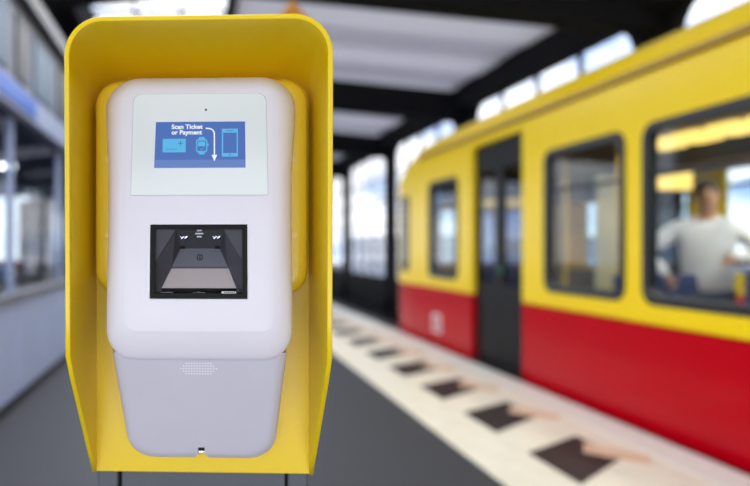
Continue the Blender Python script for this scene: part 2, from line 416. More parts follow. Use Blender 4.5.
for a, b in wins:
    c = ((a+b)/2, (WZ0+WZ1)/2)
    o1 = rrect(c[0], c[1], (b-a)/2+0.015, (WZ1-WZ0)/2+0.015, 0.12, 6); o2 = rrect(c[0], c[1], (b-a)/2-0.05, (WZ1-WZ0)/2-0.05, 0.07, 6)
    for side in (0, 1):
        bm = bmesh.new(); L = []
        xs = (-0.04, 0.036) if side == 0 else (TW-0.036, TW+0.04)
        for xx in xs:
            L.append([bm.verts.new((xx, p[0], p[1])) for p in o1]); L.append([bm.verts.new((xx, p[0], p[1])) for p in o2])
        n = len(o1)
        for i in range(n):
            j = (i+1) % n
            bm.faces.new((L[0][i], L[0][j], L[1][j], L[1][i])); bm.faces.new((L[2][i], L[2][j], L[3][j], L[3][i]))
            bm.faces.new((L[0][i], L[0][j], L[2][j], L[2][i])); bm.faces.new((L[1][i], L[1][j], L[3][j], L[3][i]))
        w = obj('window', bm, M['rubber'], train)
        x = 0.0 if side == 0 else TW
        obj('pane', prism(bmesh.new(), rrect(c[0], c[1], (b-a)/2-0.045, (WZ1-WZ0)/2-0.045, 0.07, 6), lambda p: (x-0.004, p[0], p[1]), lambda p: (x+0.004, p[0], p[1])), M['tglass'], w)
        # top tilting light with its bar
        obj('transom_bar', bx(x-0.015, x+0.015, a+0.04, b-0.04, Z(.50), Z(.53)), M['rubber'], w)
# cab side window
w = obj('window', prism(bmesh.new(), rrect(10.62, (WZ0+WZ1)/2-0.03, 0.22, 0.58, 0.07, 5), lambda p: (-0.036+0.01*(p[0]-9.9), p[0], p[1]), lambda p: (0.04+0.01*(p[0]-9.9), p[0], p[1])), M['rubber'], train)
obj('pane', prism(bmesh.new(), rrect(10.62, (WZ0+WZ1)/2-0.03, 0.17, 0.53, 0.05, 5), lambda p: (-0.040+0.01*(p[0]-9.9), p[0], p[1]), lambda p: (0.0+0.01*(p[0]-9.9), p[0], p[1])), M['dglass'], w)
far_ = obj('window', bx(TW-0.02, TW-0.012, 9.84, 10.76, Z(-.31), Z(.76)), M['tglass'], train)
# doors
for a, b in doors:
    m_ = (a+b)/2
    for p, q in ((a+0.01, m_-0.004), (m_+0.004, b-0.01)):
        bm = bmesh.new()
        z0, z1 = Z(-1.29), Z(1.16)
        for (yy0, yy1, zz0, zz1) in ((p, p+0.09, z0, z1), (q-0.09, q, z0, z1), (p+0.09, q-0.09, z0, Z(-.42)), (p+0.09, q-0.09, Z(.86), z1)):
            box(bm, 0.02, 0.06, yy0, yy1, zz0, zz1)
        d = obj('door', bm, M['door'], train)
        obj('pane', bx(0.034, 0.042, p+0.085, q-0.085, Z(-.43), Z(.87)), M['dglass'], d)
    obj('door_button', cyl(bmesh.new(), (0.0, m_-0.05, Z(-.25)), (0.02, m_-0.05, Z(-.25)), 0.035, n=20), mat('green_button', srgb(30, 110, 80), 0.4), train)
    obj('door_step', bx(-0.06, 0.1, a-0.02, b+0.02, Z(-1.36), Z(-1.31)), M['steel'], train)
# pale emblem on the red panel by the cab
bm = bmesh.new()
prism(bm, rrect(9.20, Z(-1.03), 0.17, 0.12, 0.04, 5), lambda p: (-0.034, p[0], p[1]), lambda p: (-0.02, p[0], p[1]), 0)
e = obj('emblem', bm, M['mark'], train); e['label'] = 'pale rounded emblem'
bm = bmesh.new()
prism(bm, rrect(9.20, Z(-1.03), 0.14, 0.09, 0.03, 5), lambda p: (-0.036, p[0], p[1]), lambda p: (-0.03, p[0], p[1]), 0)
obj('emblem_field', bm, M['tr'], e)
for yc in (9.27, 9.13):
    bm = bmesh.new()
    box(bm, -0.039, -0.03, yc-0.04, yc-0.02, Z(-1.09), Z(-.97)); box(bm, -0.039, -0.03, yc+0.015, yc+0.035, Z(-1.08), Z(-.98))
    for zq in (-1.09, -.985): box(bm, -0.039, -0.03, yc-0.04, yc+0.02, Z(zq), Z(zq)+0.018)
    obj('emblem_letter', bm, M['mark'], e)
# ceiling lamps
for k in range(9):
    y = 6.46 - 0.43*2 + 0.0 - 0.43*k + 0.43*2
    obj('ceiling_lamp', bx(1.02, 1.28, y-0.15, y+0.15, Z(.94), Z(1.018)), M['lampy'], train)
obj('ceiling_lamp', bx(0.4, 1.28, 9.3, 9.5, Z(.55), Z(.66)), M['lampy'], train)
# a lit yellow display panel over the aisle
d = obj('display_housing', bx(0.86, 1.32, 6.28, 6.34, Z(.50), Z(.72)), M['rubber'], train)
obj('display_face', bx(0.89, 1.29, 6.275, 6.283, Z(.53), Z(.69)), M['lampy'], d)
obj('partition', bx(0.08, 0.24, 5.70, 5.74, Z(-1.3), Z(.60)), M['part'], train)
for yy in (5.1, 6.9, 7.9, 3.6):
    obj('grab_pole', cyl(bmesh.new(), (1.0, yy, Z(-1.32)), (1.0, yy, Z(1.12)), 0.018, n=12), M['pole'], train)
for (x0, x1, yc, dr) in ((0.1, 1.0, 5.55, 1), (1.9, 2.8, 5.55, 1), (1.9, 2.8, 6.45, -1), (1.9, 2.8, 4.6, 1), (0.1, 1.0, 8.75, 1), (1.9, 2.8, 8.75, 1), (1.9, 2.8, 3.9, -1)):
    mm = M['seatred'] if abs(yc-4.6) < .01 else M['seat']
    s_ = obj('seat_bench', bx(x0, x1, yc-0.02*dr if dr > 0 else yc-0.42, yc+0.42 if dr > 0 else yc+0.02, Z(-.92), Z(-.82)), mm, train, bevel=0.03)
    obj('backrest', bx(x0, x1, yc-0.06, yc, Z(-.86), Z(-.22)), mm, s_, bevel=0.03)
    obj('seat_leg', bx((x0+x1)/2-0.05, (x0+x1)/2+0.05, yc+0.12*dr-0.05, yc+0.12*dr+0.05, Z(-1.32), Z(-.92)), M['steel'], s_)

for yy in (4.6, 6.6, 8.8):
    a_ = area('train_ceiling_light', (TX+1.15, yy, Z(0.93)), (0, 0, 0), 0.3, 1.2, 34, (1.0, 0.93, 0.8))
# ------------------------------------------------------------------ people inside the train
def skin_mesh(name, verts, edges, radii, m, parent, sub=2, root=0):
    me = bpy.data.meshes.new(name); me.from_pydata([tuple(v) for v in verts], edges, []); me.materials.append(m)
    o = bpy.data.objects.new(name, me); link(o, parent)
    sk_ = o.modifiers.new('skin', 'SKIN'); sk_.use_smooth_shade = True
    for i, r in enumerate(radii):
        rr = r if isinstance(r, tuple) else (r, r)
        me.skin_vertices[0].data[i].radius = rr
    me.skin_vertices[0].data[root].use_root = True
    ss = o.modifiers.new('sub', 'SUBSURF'); ss.levels = sub; ss.render_levels = sub
    dg = bpy.context.evaluated_depsgraph_get(); dg.update()
    m2 = bpy.data.meshes.new_from_object(o.evaluated_get(dg), depsgraph=dg)
    o.modifiers.clear(); o.data = m2
    return o
def ellipsoid(bm, c, r, n=20, mi=0):
    ret = bmesh.ops.create_uvsphere(bm, u_segments=n, v_segments=n//2+2, radius=1.0)
    for v in ret['verts']: v.co = Vector((v.co.x*r[0]+c[0], v.co.y*r[1]+c[1], v.co.z*r[2]+c[2]))
    return bm
def person(label, loc, rz, arms, h=1.72):
    t = thing('person', label, 'person', loc, rz)
    k = h/1.75
    J = dict(pel=(0,0,.95), sp=(0,0.01,1.12), ch=(0,0.0,1.33), nk=(0,0.01,1.48), hd0=(0,-0.01,1.56), hd1=(0,-0.02,1.66))
    V = []; E = []; R = []
    def add(p, r, par=None):
        V.append(Vector(p)*k); R.append(tuple(q*k for q in r) if isinstance(r, tuple) else r*k)
        if par is not None: E.append((par, len(V)-1))
        return len(V)-1
    pel = add(J['pel'], (.15, .10)); sp = add(J['sp'], (.13, .09), pel); ch = add(J['ch'], (.16, .10), sp)
    nk = add(J['nk'], .055, ch); h0 = add(J['hd0'], (.066, .078), nk); h1 = add(J['hd1'], (.078, .09), h0); h2 = add((0,-0.01,1.73), (.055, .065), h1)
    hands = []
    for s_ in (-1, 1):
        sh = add((s_*.17, 0, 1.40), .055, ch); el = add(arms[s_][0], .042, sh); wr = add(arms[s_][1], .028, el)
        d = (Vector(arms[s_][1]) - Vector(arms[s_][0])).normalized()
        pm = add(Vector(arms[s_][1]) + d*.06, (.036, .02), wr); hands.append((Vector(arms[s_][1]) + d*.06, d, s_))
        hip = add((s_*.09, 0, .90), .085, pel); kn = add((s_*.10, -0.02, .50), .056, hip); an = add((s_*.10, 0.01, .09), .038, kn)
        add((s_*.11, -0.13, .035), (.035, .04), an)
    body = skin_mesh('body', V, E, R, M['skin'], t)
    for p, d, s_ in hands:            # fingers and thumb, each of its own length
        u = d.cross(Vector((0, 1, 0.2))).normalized(); w = d.cross(u)
        for f, (off, ln) in enumerate(((-.026, .062), (-.009, .074), (.009, .070), (.026, .055))):
            a = p + u*off; b = a + d*ln*.55 + w*.008; c = b + d*ln*.4 + w*.025
            fo = skin_mesh('finger', [v*k for v in (a, b, c)], [(0,1),(1,2)], [.009*k, .008*k, .007*k], M['skin'], body, 1)
        a = p - d*.03 + u*.03*-s_; fo = skin_mesh('thumb', [v*k for v in (a, a+u*.03*-s_+d*.02, a+u*.035*-s_+d*.05)], [(0,1),(1,2)], [.011*k, .010*k, .008*k], M['skin'], body, 1)
    # face
    bm = bmesh.new(); cyl(bm, Vector((0,-.095,1.665))*k, Vector((0,-.128,1.63))*k, .007*k, .014*k, 10); obj('nose', bm, M['skin'], body, smooth=True)
    for s_ in (-1, 1):
        obj('eye', ellipsoid(bmesh.new(), Vector((s_*.032,-.100,1.668))*k, (.012*k, .008*k, .008*k), 10), M['black'], body, smooth=True)
        obj('ear', ellipsoid(bmesh.new(), Vector((s_*.080,-.005,1.65))*k, (.010*k, .018*k, .030*k), 10), M['skin'], body, smooth=True)
    obj('mouth', ellipsoid(bmesh.new(), Vector((0,-.102,1.60))*k, (.024*k, .006*k, .006*k), 10), mat('lip', srgb(150, 90, 84), .5), body, smooth=True)
    bm = bmesh.new(); ellipsoid(bm, Vector((0, .018, 1.70))*k, (.090*k, .100*k, .092*k), 20); obj('hair', bm, M['hair'], t, smooth=True)
    # jacket: torso and sleeves with hood behind the neck
    V = []; E = []; R = []
    a = add((0,0,.82), (.19, .14)); b = add((0,0,1.05), (.175, .13), a); c = add((0,0,1.34), (.19, .135), b); d_ = add((0,.015,1.455), (.085, .085), c)
    for s_ in (-1, 1):
        sh = add((s_*.18, 0, 1.40), .080, c); el = add(arms[s_][0], .070, sh); add(arms[s_][1], .050, el)
    skin_mesh('jacket', V, E, R, M['coat'], t)
    bm = bmesh.new(); ellipsoid(bm, Vector((0, .10, 1.45))*k, (.12*k, .085*k, .07*k), 16); obj('jacket_hood', bm, M['coat'], t, smooth=True)
    V = []; E = []; R = []
    a = add((0,0,.93), (.155, .11))
    for s_ in (-1, 1):
        hip = add((s_*.09, 0, .86), .098, a); kn = add((s_*.10, -0.02, .50), .072, hip); add((s_*.10, 0.01, .12), .058, kn)
    skin_mesh('trousers', V, E, R, M['trousers'], t)
    for s_ in (-1, 1):
        obj('shoe', ellipsoid(bmesh.new(), Vector((s_*.105, -.06, .045))*k, (.05*k, .14*k, .05*k), 14), M['black'], t, smooth=True)
    return t
PF = Z(-1.32)
person('person in a white jacket, elbow bent out, standing inside the train behind the largest window', (4.18, 5.55, PF), radians(-35),
       {-1: ((-.42, -.06, 1.22), (-.26, -.22, 1.02)), 1: ((.36, -.05, 1.20), (.14, -.26, 1.16))}, 1.84)
person('person in a white jacket, arms down, standing by the red seats in the train', (4.72, 5.12, PF), radians(150),
       {-1: ((-.27, -.02, 1.13), (-.27, -.10, .88)), 1: ((.27, -.02, 1.13), (.27, -.12, .88))}, 1.66)

# ------------------------------------------------------------------ kiosk on the left
KX = -1.45
ki = thing('kiosk', 'grey platform kiosk with a white counter front and large glass panes', 'kiosk', (KX, 0, 0))
KY0, KY1 = 3.6, 11.5
n = 8; st = (KY1-KY0)/n
obj('plinth', bx(-2.0, -0.02, KY0, KY1, 0, 0.09), M['kdark'], ki)
for k in range(n):
    obj('counter_panel', bx(-0.5, 0.0, KY0+k*st+0.012, KY0+(k+1)*st-0.012, 0.09, 0.88), M['kwhite'], ki, bevel=0.012)
obj('countertop', bx(-0.55, 0.03, KY0, KY1, 0.885, 0.925), M['kgrey'], ki, bevel=0.008)
for k in range(0, n+1, 2):
    obj('mullion', bx(-0.10, -0.04, KY0+k*st-0.02, KY0+k*st+0.02, 0.925, 2.40), M['kpale'], ki)
for k in range(n):
    obj('glass_pane', bx(-0.075, -0.067, KY0+k*st+0.03, KY0+(k+1)*st-0.03, 0.925, 2.40), M['glass'], ki)
obj('shelf', bx(-0.45, -0.12, KY0, KY1, 1.02, 1.04), M['kgrey'], ki)
obj('fascia', bx(-0.3, 0.02, KY0, KY1, 2.40, 2.62), M['kpale'], ki)
obj('fascia_stripe', bx(0.02, 0.03, KY0, 6.1, 2.44, 2.60), M['kblue'], ki)
obj('soffit', bx(-2.0, 0.0, KY0, KY1, 2.36, 2.40), M['knavy'], ki)
bm = bmesh.new(); up_ = obj('upper_wall', bx(-0.3, -0.05, KY0, KY1, 2.62, 3.38), M['kgrey'], ki)
k = 0; y = KY0+0.35
while y < KY1-0.5:
    w_ = 0.36 if k % 2 == 0 else 0.8
    obj('upper_window', bx(-0.06, -0.03, y, y+w_, 2.72, 3.25), M['kdark'] if k % 2 == 0 else mat('blue_grey_glass', srgb(84, 104, 124), 0.5, spec=0.2), ki)
    y += w_ + 0.28; k += 1
obj('roof_edge', bx(-2.2, 0.05, KY0, KY1, 3.38, 3.52), M['kdark'], ki)
obj('back_wall', bx(-2.05, -2.0, KY0+2.6, KY1, 0.0, 2.36), M['kwall'], ki)
obj('back_wall', bx(-2.05, -2.0, KY0, KY0+2.6, 0.0, 1.0), M['kwall'], ki)
for k in range(2): obj('back_post', bx(-2.05, -2.0, KY0+k*1.3, KY0+k*1.3+0.12, 1.0, 2.36), M['kgrey'], ki)
bm = bmesh.new()                      # end wall with one wide and one small opening
for x0, x1, z0, z1 in ((-2.0, -0.1, 0, 1.05), (-2.0, -0.1, 2.15, 2.36), (-1.35, -0.98, 1.05, 2.15), (-0.78, -0.1, 1.05, 2.15), (-0.98, -0.78, 1.05, 1.25), (-0.98, -0.78, 1.85, 2.15), (-1.68, -1.62, 1.05, 2.15)):
    box(bm, x0, x1, KY1-0.05, KY1, z0, z1)
obj('end_wall', bm, M['kwall'], ki)
obj('end_glass', bx(-2.0, -0.1, KY1-0.03, KY1-0.02, 1.0, 2.36), M['tglass'], ki)
for k, yy in enumerate((6.2, 8.8)):
    h_ = obj('ceiling_lamp', cyl(bmesh.new(), (-1.0, yy, 2.33), (-1.0, yy, 2.362), 0.12, n=20), M['kfill'], ki)  # glowing discs added to light up the kiosk interior
fg = thing('display_fridge', 'tall dark fridge standing inside the kiosk behind the glass panes', 'fridge', (-1.90, 7.35, 0))
obj('body', bx(0, 0.26, 0, 0.45, 0.06, 1.80), M['kdark'], fg, bevel=0.01)
dr_ = obj('door', bx(0.26, 0.285, 0.02, 0.43, 0.12, 1.76), M['fridge'], fg, bevel=0.008)
obj('handle', cyl(bmesh.new(), (0.297, 0.07, 0.9), (0.297, 0.07, 1.35), 0.012, n=10), M['chrome'], dr_)
for x_, y_ in ((0.04, 0.05), (0.22, 0.05), (0.04, 0.40), (0.22, 0.40)): obj('foot', cyl(bmesh.new(), (x_, y_, 0), (x_, y_, 0.07), 0.02, n=10), M['black'], fg)
# goods on the kiosk shelf
cols = [srgb(210, 215, 225), srgb(60, 110, 160), srgb(170, 175, 185), srgb(120, 40, 50), srgb(90, 110, 120)]
gm = [mat('package_%s' % c, cols[i], 0.5) for i, c in enumerate(('white', 'blue', 'silver', 'maroon', 'teal'))]
cn = ['white', 'blue', 'silver', 'maroon', 'teal']
y = 5.3; i = 0
ordn = ['nearest', 'second nearest', 'third nearest', 'fourth nearest', 'fifth nearest', 'sixth nearest', 'seventh nearest', 'eighth nearest', 'ninth nearest', 'tenth nearest', 'eleventh nearest', 'twelfth nearest']
while y < 7.0:
    hh = random.uniform(.14, .34); ww = random.uniform(.10, .2); hh *= 0.6
    bm = bx(KX-0.36, KX-0.16, y, y+ww, 1.04, 1.04+hh); o = obj('package', bm, gm[i % 5], bevel=0.01)
    tag(o, '%s package behind the kiosk glass, %s on the shelf' % (cn[i % 5], ordn[i]), 'package', 'packages on the kiosk shelf')
    y += ww + random.uniform(.08, .3); i += 1

# ------------------------------------------------------------------ post, hood and validator
DB = 0.919                                    # camera distance of the hood's back plate
YAW = radians(-2.3)
OX = 0.0096
def cx(D): return 198.0 + (D-0.75)/0.169*4.5  # the device's own centre line at distance D, in pixels
def zz(py, D): return CAMH - (py-247)*D/F
def xx(px, D): return (px - cx(D))*D/F

post = thing('ticket_post', 'dark grey metal post with two narrow seams carrying the yellow hood', 'post', (OX, DB, 0), YAW)
obj('base_plate', bx(-0.19, 0.19, -0.02, 0.26, 0, 0.015), M['post'], post, bevel=0.004)
obj('core', bx(-0.135, 0.135, 0.016, 0.20, 0.015, 1.44), M['gap'], post)
obj('centre_panel', bx(-0.1105, 0.1125, 0.006, 0.03, 0.02, 1.44), M['post'], post, bevel=0.002)
obj('side_cover', bx(-0.143, -0.1145, 0.004, 0.21, 0.02, 1.44), M['post'], post, bevel=0.003)
obj('side_cover', bx(0.1155, 0.143, 0.004, 0.21, 0.02, 1.44), M['post'], post, bevel=0.003)

hood = thing('ticket_hood', 'glossy yellow metal hood with rounded top sheltering the white ticket reader', 'hood', (OX, DB, 0), YAW)
HW = 0.1487; FY = -0.169; RT = 0.043
ZT, ZTB, ZK, ZB = 1.556, 1.530, 1.1775, 0.9955
path = []
for k in range(7): path.append((-HW, ZB + (ZK-ZB)*k/6))
for k in range(1, 9): path.append((-HW, ZK + (ZT-RT-ZK)*k/8))
for k in range(1, 11): a = pi - pi/2*k/10; path.append((-HW+RT+RT*cos(a), ZT-RT+RT*sin(a)))
for k in range(1, 8): path.append((-HW+RT + (2*HW-2*RT)*k/8, ZT))
right = [(-x, z) for x, z in path if x < -HW+RT+1e-6 or True]
half = [p for p in path if p[0] <= -HW+RT+1e-6]
mid = [p for p in path if p[0] > -HW+RT+1e-6]
full = half + mid + [(-x, z) for x, z in half[::-1]]
def front_y(z):
    if z < ZK: return FY*0.96*(z-ZB)/(ZK-ZB) - 0.004
    return FY*(0.96 + 0.04*(z-ZK)/(ZT-ZK))
bm = bmesh.new(); rows = []
ND = 8
for x, z in full:
    fy = front_y(z); row = []
    for k in range(ND+1):
        t = k/ND; y = fy*(1-t) + 0.004*t
        s = max(0, (z-1.35)/(ZT-1.35))
        dz = -(ZT-ZTB)*s*(1 - (y-0.004)/(FY-0.004)) if z > 1.35 else 0
        row.append(bm.verts.new((x, y, z+dz)))
    rows.append(row)
for a, b in zip(rows, rows[1:]):
    for k in range(ND): bm.faces.new((a[k], a[k+1], b[k+1], b[k]))
sh = obj('side_shell', bm, M['hood'], hood, smooth=True)
c = Vector((0, -0.08, 1.3))
so = sh.modifiers.new('solid', 'SOLIDIFY'); so.thickness = 0.0056; so.offset = -1; so.use_even_offset = True
be = sh.modifiers.new('bev', 'BEVEL'); be.width = 0.0021; be.segments = 3; be.limit_method = 'ANGLE'; be.angle_limit = radians(50)
# back plate
pts = [(-HW+0.002, ZB), (HW-0.002, ZB)]
for k in range(9): a = pi/2*k/8; pts.append((HW-0.002-RT+RT*cos(a), ZTB-0.002-RT+RT*sin(a)))
for k in range(9): a = pi/2+pi/2*k/8; pts.append((-HW+0.002+RT+RT*cos(a), ZTB-0.002-RT+RT*sin(a)))
obj('back_plate', prism(bmesh.new(), pts, lambda p: (p[0], -0.001, p[1]), lambda p: (p[0], 0.0035, p[1])), M['hood'], hood, bevel=0.001)

val = thing('ticket_validator', 'white ticket and payment reader with blue screen and square scanner window', 'ticket machine', (OX, DB, 0), YAW)
# rear housing (yellow moulding behind the white cover)
bm = bmesh.new()
r0 = rrect(0, (1.512+1.24)/2, 0.1355, (1.512-1.24)/2, 0.030, 8); r1 = rrect(0, (1.512+1.24)/2, 0.1225, (1.512-1.24)/2-0.013, 0.020, 8)
layers = [(r0, -0.001), (r0, -0.048)]
for k in range(1, 5):
    t = k/4; layers.append(([(a[0]+(b[0]-a[0])*(1-cos(t*pi/2)), a[1]+(b[1]-a[1])*(1-cos(t*pi/2))) for a, b in zip(r0, r1)], -0.048-0.013*sin(t*pi/2)))
prev = None
for pts, y in layers:
    vs = [bm.verts.new((p[0], y, p[1])) for p in pts]
    if prev:
        for i in range(len(vs)): j = (i+1) % len(vs); bm.faces.new((prev[i], prev[j], vs[j], vs[i]))
    prev = vs
bm.faces.new(prev)
rear = obj('rear_housing', bm, M['rear'], val, smooth=True)
rear['label'] = 'yellow moulded housing behind the white cover'
em = rear.modifiers.new('es', 'EDGE_SPLIT'); em.split_angle = radians(50)
for s_ in (-1, 1):
    for py in (160, 235):
        D = 0.86; obj('screw_cap', cyl(bmesh.new(), (s_*0.117, -0.0613, zz(py, D)), (s_*0.117, -0.058, zz(py, D)), 0.005, n=20), M['rear'], rear, bevel=0.0006)

# white front cover
ZF1, ZF0 = 1.486, 1.203
def yf(z): return -0.119 - 0.025*(ZF1-z)/(ZF1-ZF0)
def lerp(a, b, t): return a + (b-a)*t
inner = rrect(0.0, (ZF1+ZF0)/2, 0.0865, (ZF1-ZF0)/2, 0.016, 8, 10)
def smooth01(v): v = min(1, max(0, v)); return v*v*(3-2*v)
outer = rrect(0.0, (1.5105+1.169)/2, 0.1100, (1.5105-1.169)/2, 0.042, 8, 10, rb=0.034)
outer = [(x*(1+0.080*smooth01((z-1.37)/0.12)-0.02*smooth01((1.28-z)/0.1)), z) for x, z in outer]
bm = bmesh.new(); prev = None
def ring(t):
    vs = []
    s1 = sin(t*pi/2); c1 = 1-cos(t*pi/2)
    for (a, b) in zip(inner, outer):
        x = lerp(a[0], b[0], s1); z = lerp(a[1], b[1], s1)
        low = min(1, max(0, (1.30-b[1])/0.10)); low = low*low*(3-2*low)
        bot = min(1, max(0, (1.235-b[1])/0.06))
        off = lerp(0.032 + 0.026*smooth01((b[1]-1.38)/0.12), 0.016, low)
        d = off*(lerp(0.05, 0.50, bot)*s1 + lerp(0.95, 0.50, bot)*c1)
        vs.append(bm.verts.new((x, yf(z)+d+0.00045, z)))
    return vs
shr = [(x*(1-0.0013/0.0865), (ZF1+ZF0)/2 + (z-(ZF1+ZF0)/2)*(1-0.0013/0.14)) for x, z in inner]
first = prev = [bm.verts.new((x, yf(z), z)) for x, z in shr]
for k in range(0, 11):
    vs = ring(k/10)
    if prev:
        for i in range(len(vs)): j = (i+1) % len(vs); bm.faces.new((prev[i], prev[j], vs[j], vs[i]))
    else: first = vs
    prev = vs
bm.faces.new(first)
for dd in (0.012, 0.05):
    vs = [bm.verts.new((p.co.x*0.998, max(p.co.y+0.001, min(-0.05 if dd < 0.02 else -0.035, p.co.y+dd)), p.co.z - (0.0004 if p.co.z > 1.4 else -0.0004))) for p in prev]
    for i in range(len(vs)): j = (i+1) % len(vs); bm.faces.new((prev[i], prev[j], vs[j], vs[i]))
    prev = vs
bm.faces.new(prev)
cover = obj('front_cover', bm, M['white'], val)
SX, SZ1, SZ0 = 0.0556, 1.3255, 1.2411
def wedge(x0, x1, z0, z1, d0, d1, z0b=None):
    b_ = bmesh.new(); vs = []
    for d in (d0, d1):
        for x, z in ((x0, z0), (x1, z0), (x1, z1), (x0, z1)): vs.append(b_.verts.new((x, yf(z)+d, z)))
    for f in ((3,2,1,0),(4,5,6,7),(0,1,5,4),(1,2,6,5),(2,3,7,6),(3,0,4,7)): b_.faces.new([vs[i] for i in f])
    return b_
bpy.context.view_layer.update()
cutter = obj('cutter', wedge(-SX-0.0006, SX+0.0006, SZ0-0.0006, SZ1+0.0006, -0.02, 0.075), M['white'], val)
bpy.context.view_layer.update()
apply_bool(cover, [cutter])
cover.data.polygons.foreach_set('use_smooth', [True]*len(cover.data.polygons))
es = cover.modifiers.new('es', 'EDGE_SPLIT'); es.split_angle = radians(22)

def F3(x, z, d): return (x, yf(z)+d, z)
def plate(name, pts, d0, d1, m, parent, **k):
    return obj(name, prism(bmesh.new(), pts, lambda p: F3(p[0], p[1], d0), lambda p: F3(p[0], p[1], d1)), m, parent, **k)
# bezel glass panel with the screen
BZ1, BZ0, BX = zz(94, .80), zz(195, .789), 0.0795
pts = rrect(0.0005, (BZ1+BZ0)/2, BX, (BZ1-BZ0)/2, 0.0105, 8, rb=0.0008)
pts = [(x*(1 - 0.022*(z-BZ0)/(BZ1-BZ0)), z) for x, z in pts]
bezel = plate('bezel', [(x*1.006, z + (0.0004 if z > 1.42 else -0.0004)) for x, z in pts], -0.0004, 0.004, M['bezel_edge'], val)
bg_ = plate('bezel_glass', pts, -0.0010, 0.003, M['bezel'], bezel)
def sx(px): return (px-199.2)*0.795/F
def sz(py): return 1.4465 + (122-py)*(1.4465-1.3921)/46.0
scr = plate('screen', [(sx(154.6), sz(168)), (sx(245.6), sz(168)), (sx(245.2), sz(122)), (sx(156.0), sz(122))], -0.0012, 0.0, M['s_blue'], bezel)
def flat(name, polys, d, m):
    bm = bmesh.new()
    for p in polys: prism(bm, [(sx(a), sz(b)) for a, b in p], lambda q: F3(q[0], q[1], d), lambda q: F3(q[0], q[1], d+0.0001))
    return obj(name, bm, m, scr)
def R_(x0, y0, x1, y1): return [(x0, y1), (x1, y1), (x1, y0), (x0, y0)]
def circ(x, y, r, n=20): return [(x+r*cos(2*pi*i/n), y+r*sin(2*pi*i/n)) for i in range(n)]
flat('lower_band', [R_(154.8, 160, 245.5, 168)], -0.0014, M['s_band'])
flat('card_icon', [R_(163, 139, 186, 152.5)], -0.0014, M['s_cyan'])
flat('card_lines', [R_(178, 143.2, 183.4, 143.8), R_(180.4, 140.8, 181.0, 146.2)] + [R_(166+i*1.5, 149, 167+i*1.5, 149.7) for i in range(8)], -0.0016, M['s_dark'])
flat('watch_icon', [[(198.2, 140), (199.6, 137.3), (204.4, 137.3), (205.8, 140)], [(198.2, 152), (205.8, 152), (204.4, 154.8), (199.6, 154.8)],
                    [(197.6, 139.6), (206.4, 139.6), (207.6, 141), (207.6, 151), (206.4, 152.6), (197.6, 152.6), (196.4, 151), (196.4, 141)],
                    R_(207.6, 144, 209, 146.2)], -0.0014, M['s_cyan'])
flat('watch_face', [R_(197.6, 141, 206.4, 151.2)], -0.0016, M['s_blue'])
flat('watch_card', [R_(198.4, 142, 205.4, 146.6)], -0.0018, M['s_cyan'])
flat('watch_tick', [[(200.2, 148.8), (201.4, 150), (204, 147.8), (204, 148.4), (201.4, 150.6), (200.2, 149.4)]], -0.0018, M['s_cyan'])
flat('phone_icon', [R_(222, 129.2, 238, 157)], -0.0014, M['s_cyan'])
flat('phone_screen', [R_(223.4, 133.2, 236.8, 153.6), R_(226.2, 130.9, 233.8, 131.5), circ(230, 155.3, 0.75)], -0.0016, M['s_blue'])
# arrow, swept strip
arc = [(206, 128.6), (209, 128.9)] + [(209 + 5.6*sin(a), 134.5 - 5.6*cos(a)) for a in [k*pi/2/8 for k in range(1, 9)]] + [(214.7, 155.5)]
bm = bmesh.new(); w_ = 0.62
L = []
for i, p in enumerate(arc):
    a = Vector(arc[max(0, i-1)]); b = Vector(arc[min(len(arc)-1, i+1)]); d = (b-a).normalized(); nn = Vector((-d.y, d.x))*w_
    L.append((bm.verts.new(F3(sx(p[0]+nn.x), sz(p[1]+nn.y), -0.0016)), bm.verts.new(F3(sx(p[0]-nn.x), sz(p[1]-nn.y), -0.0016))))
for a, b in zip(L, L[1:]): bm.faces.new((a[0], a[1], b[1], b[0]))
bm.faces.new([bm.verts.new(F3(sx(a), sz(b), -0.0017)) for a, b in ((211.9, 155.2), (217.5, 155.2), (214.7, 161.6))])
obj('arrow', bm, M['s_white'], scr)
def text(name, s, px, py, hpx, m, parent, d, S=(sx, sz), wpx=None, bold=0.0):
    cu = bpy.data.curves.new(name, 'FONT'); cu.body = s; cu.size = 1; cu.offset = bold; cu.resolution_u = 4
    to = bpy.data.objects.new('tmp', cu); C.objects.link(to)
    dg = bpy.context.evaluated_depsgraph_get(); dg.update()
    me = bpy.data.meshes.new_from_object(to.evaluated_get(dg)); bpy.data.objects.remove(to)
    xs = [v.co.x for v in me.vertices]; w = max(xs) - min(xs); x0 = min(xs)
    cap = 0.70
    kx = (wpx / w) if wpx else hpx/cap
    for v in me.vertices:
        ax = px + (v.co.x-x0)*kx; ay = py - v.co.y*hpx/cap
        v.co = Vector(F3(S[0](ax), S[1](ay), d))
    me.materials.clear(); me.materials.append(m)
    o = bpy.data.objects.new(name, me); link(o, parent); return o
text('screen_text', 'Scan Ticket', 171.8, 129.0, 4.3, M['s_white'], scr, -0.0016, wpx=31.2, bold=0.03)
text('screen_text', 'or Payment', 171.8, 134.6, 4.3, M['s_white'], scr, -0.0016, wpx=30.6, bold=0.03)
obj('light_sensor', cyl(bmesh.new(), F3(sx(206.2), sz(110), -0.0013), F3(sx(206.2), sz(110), 0.0), 0.0013, n=14), M['black'], bezel)

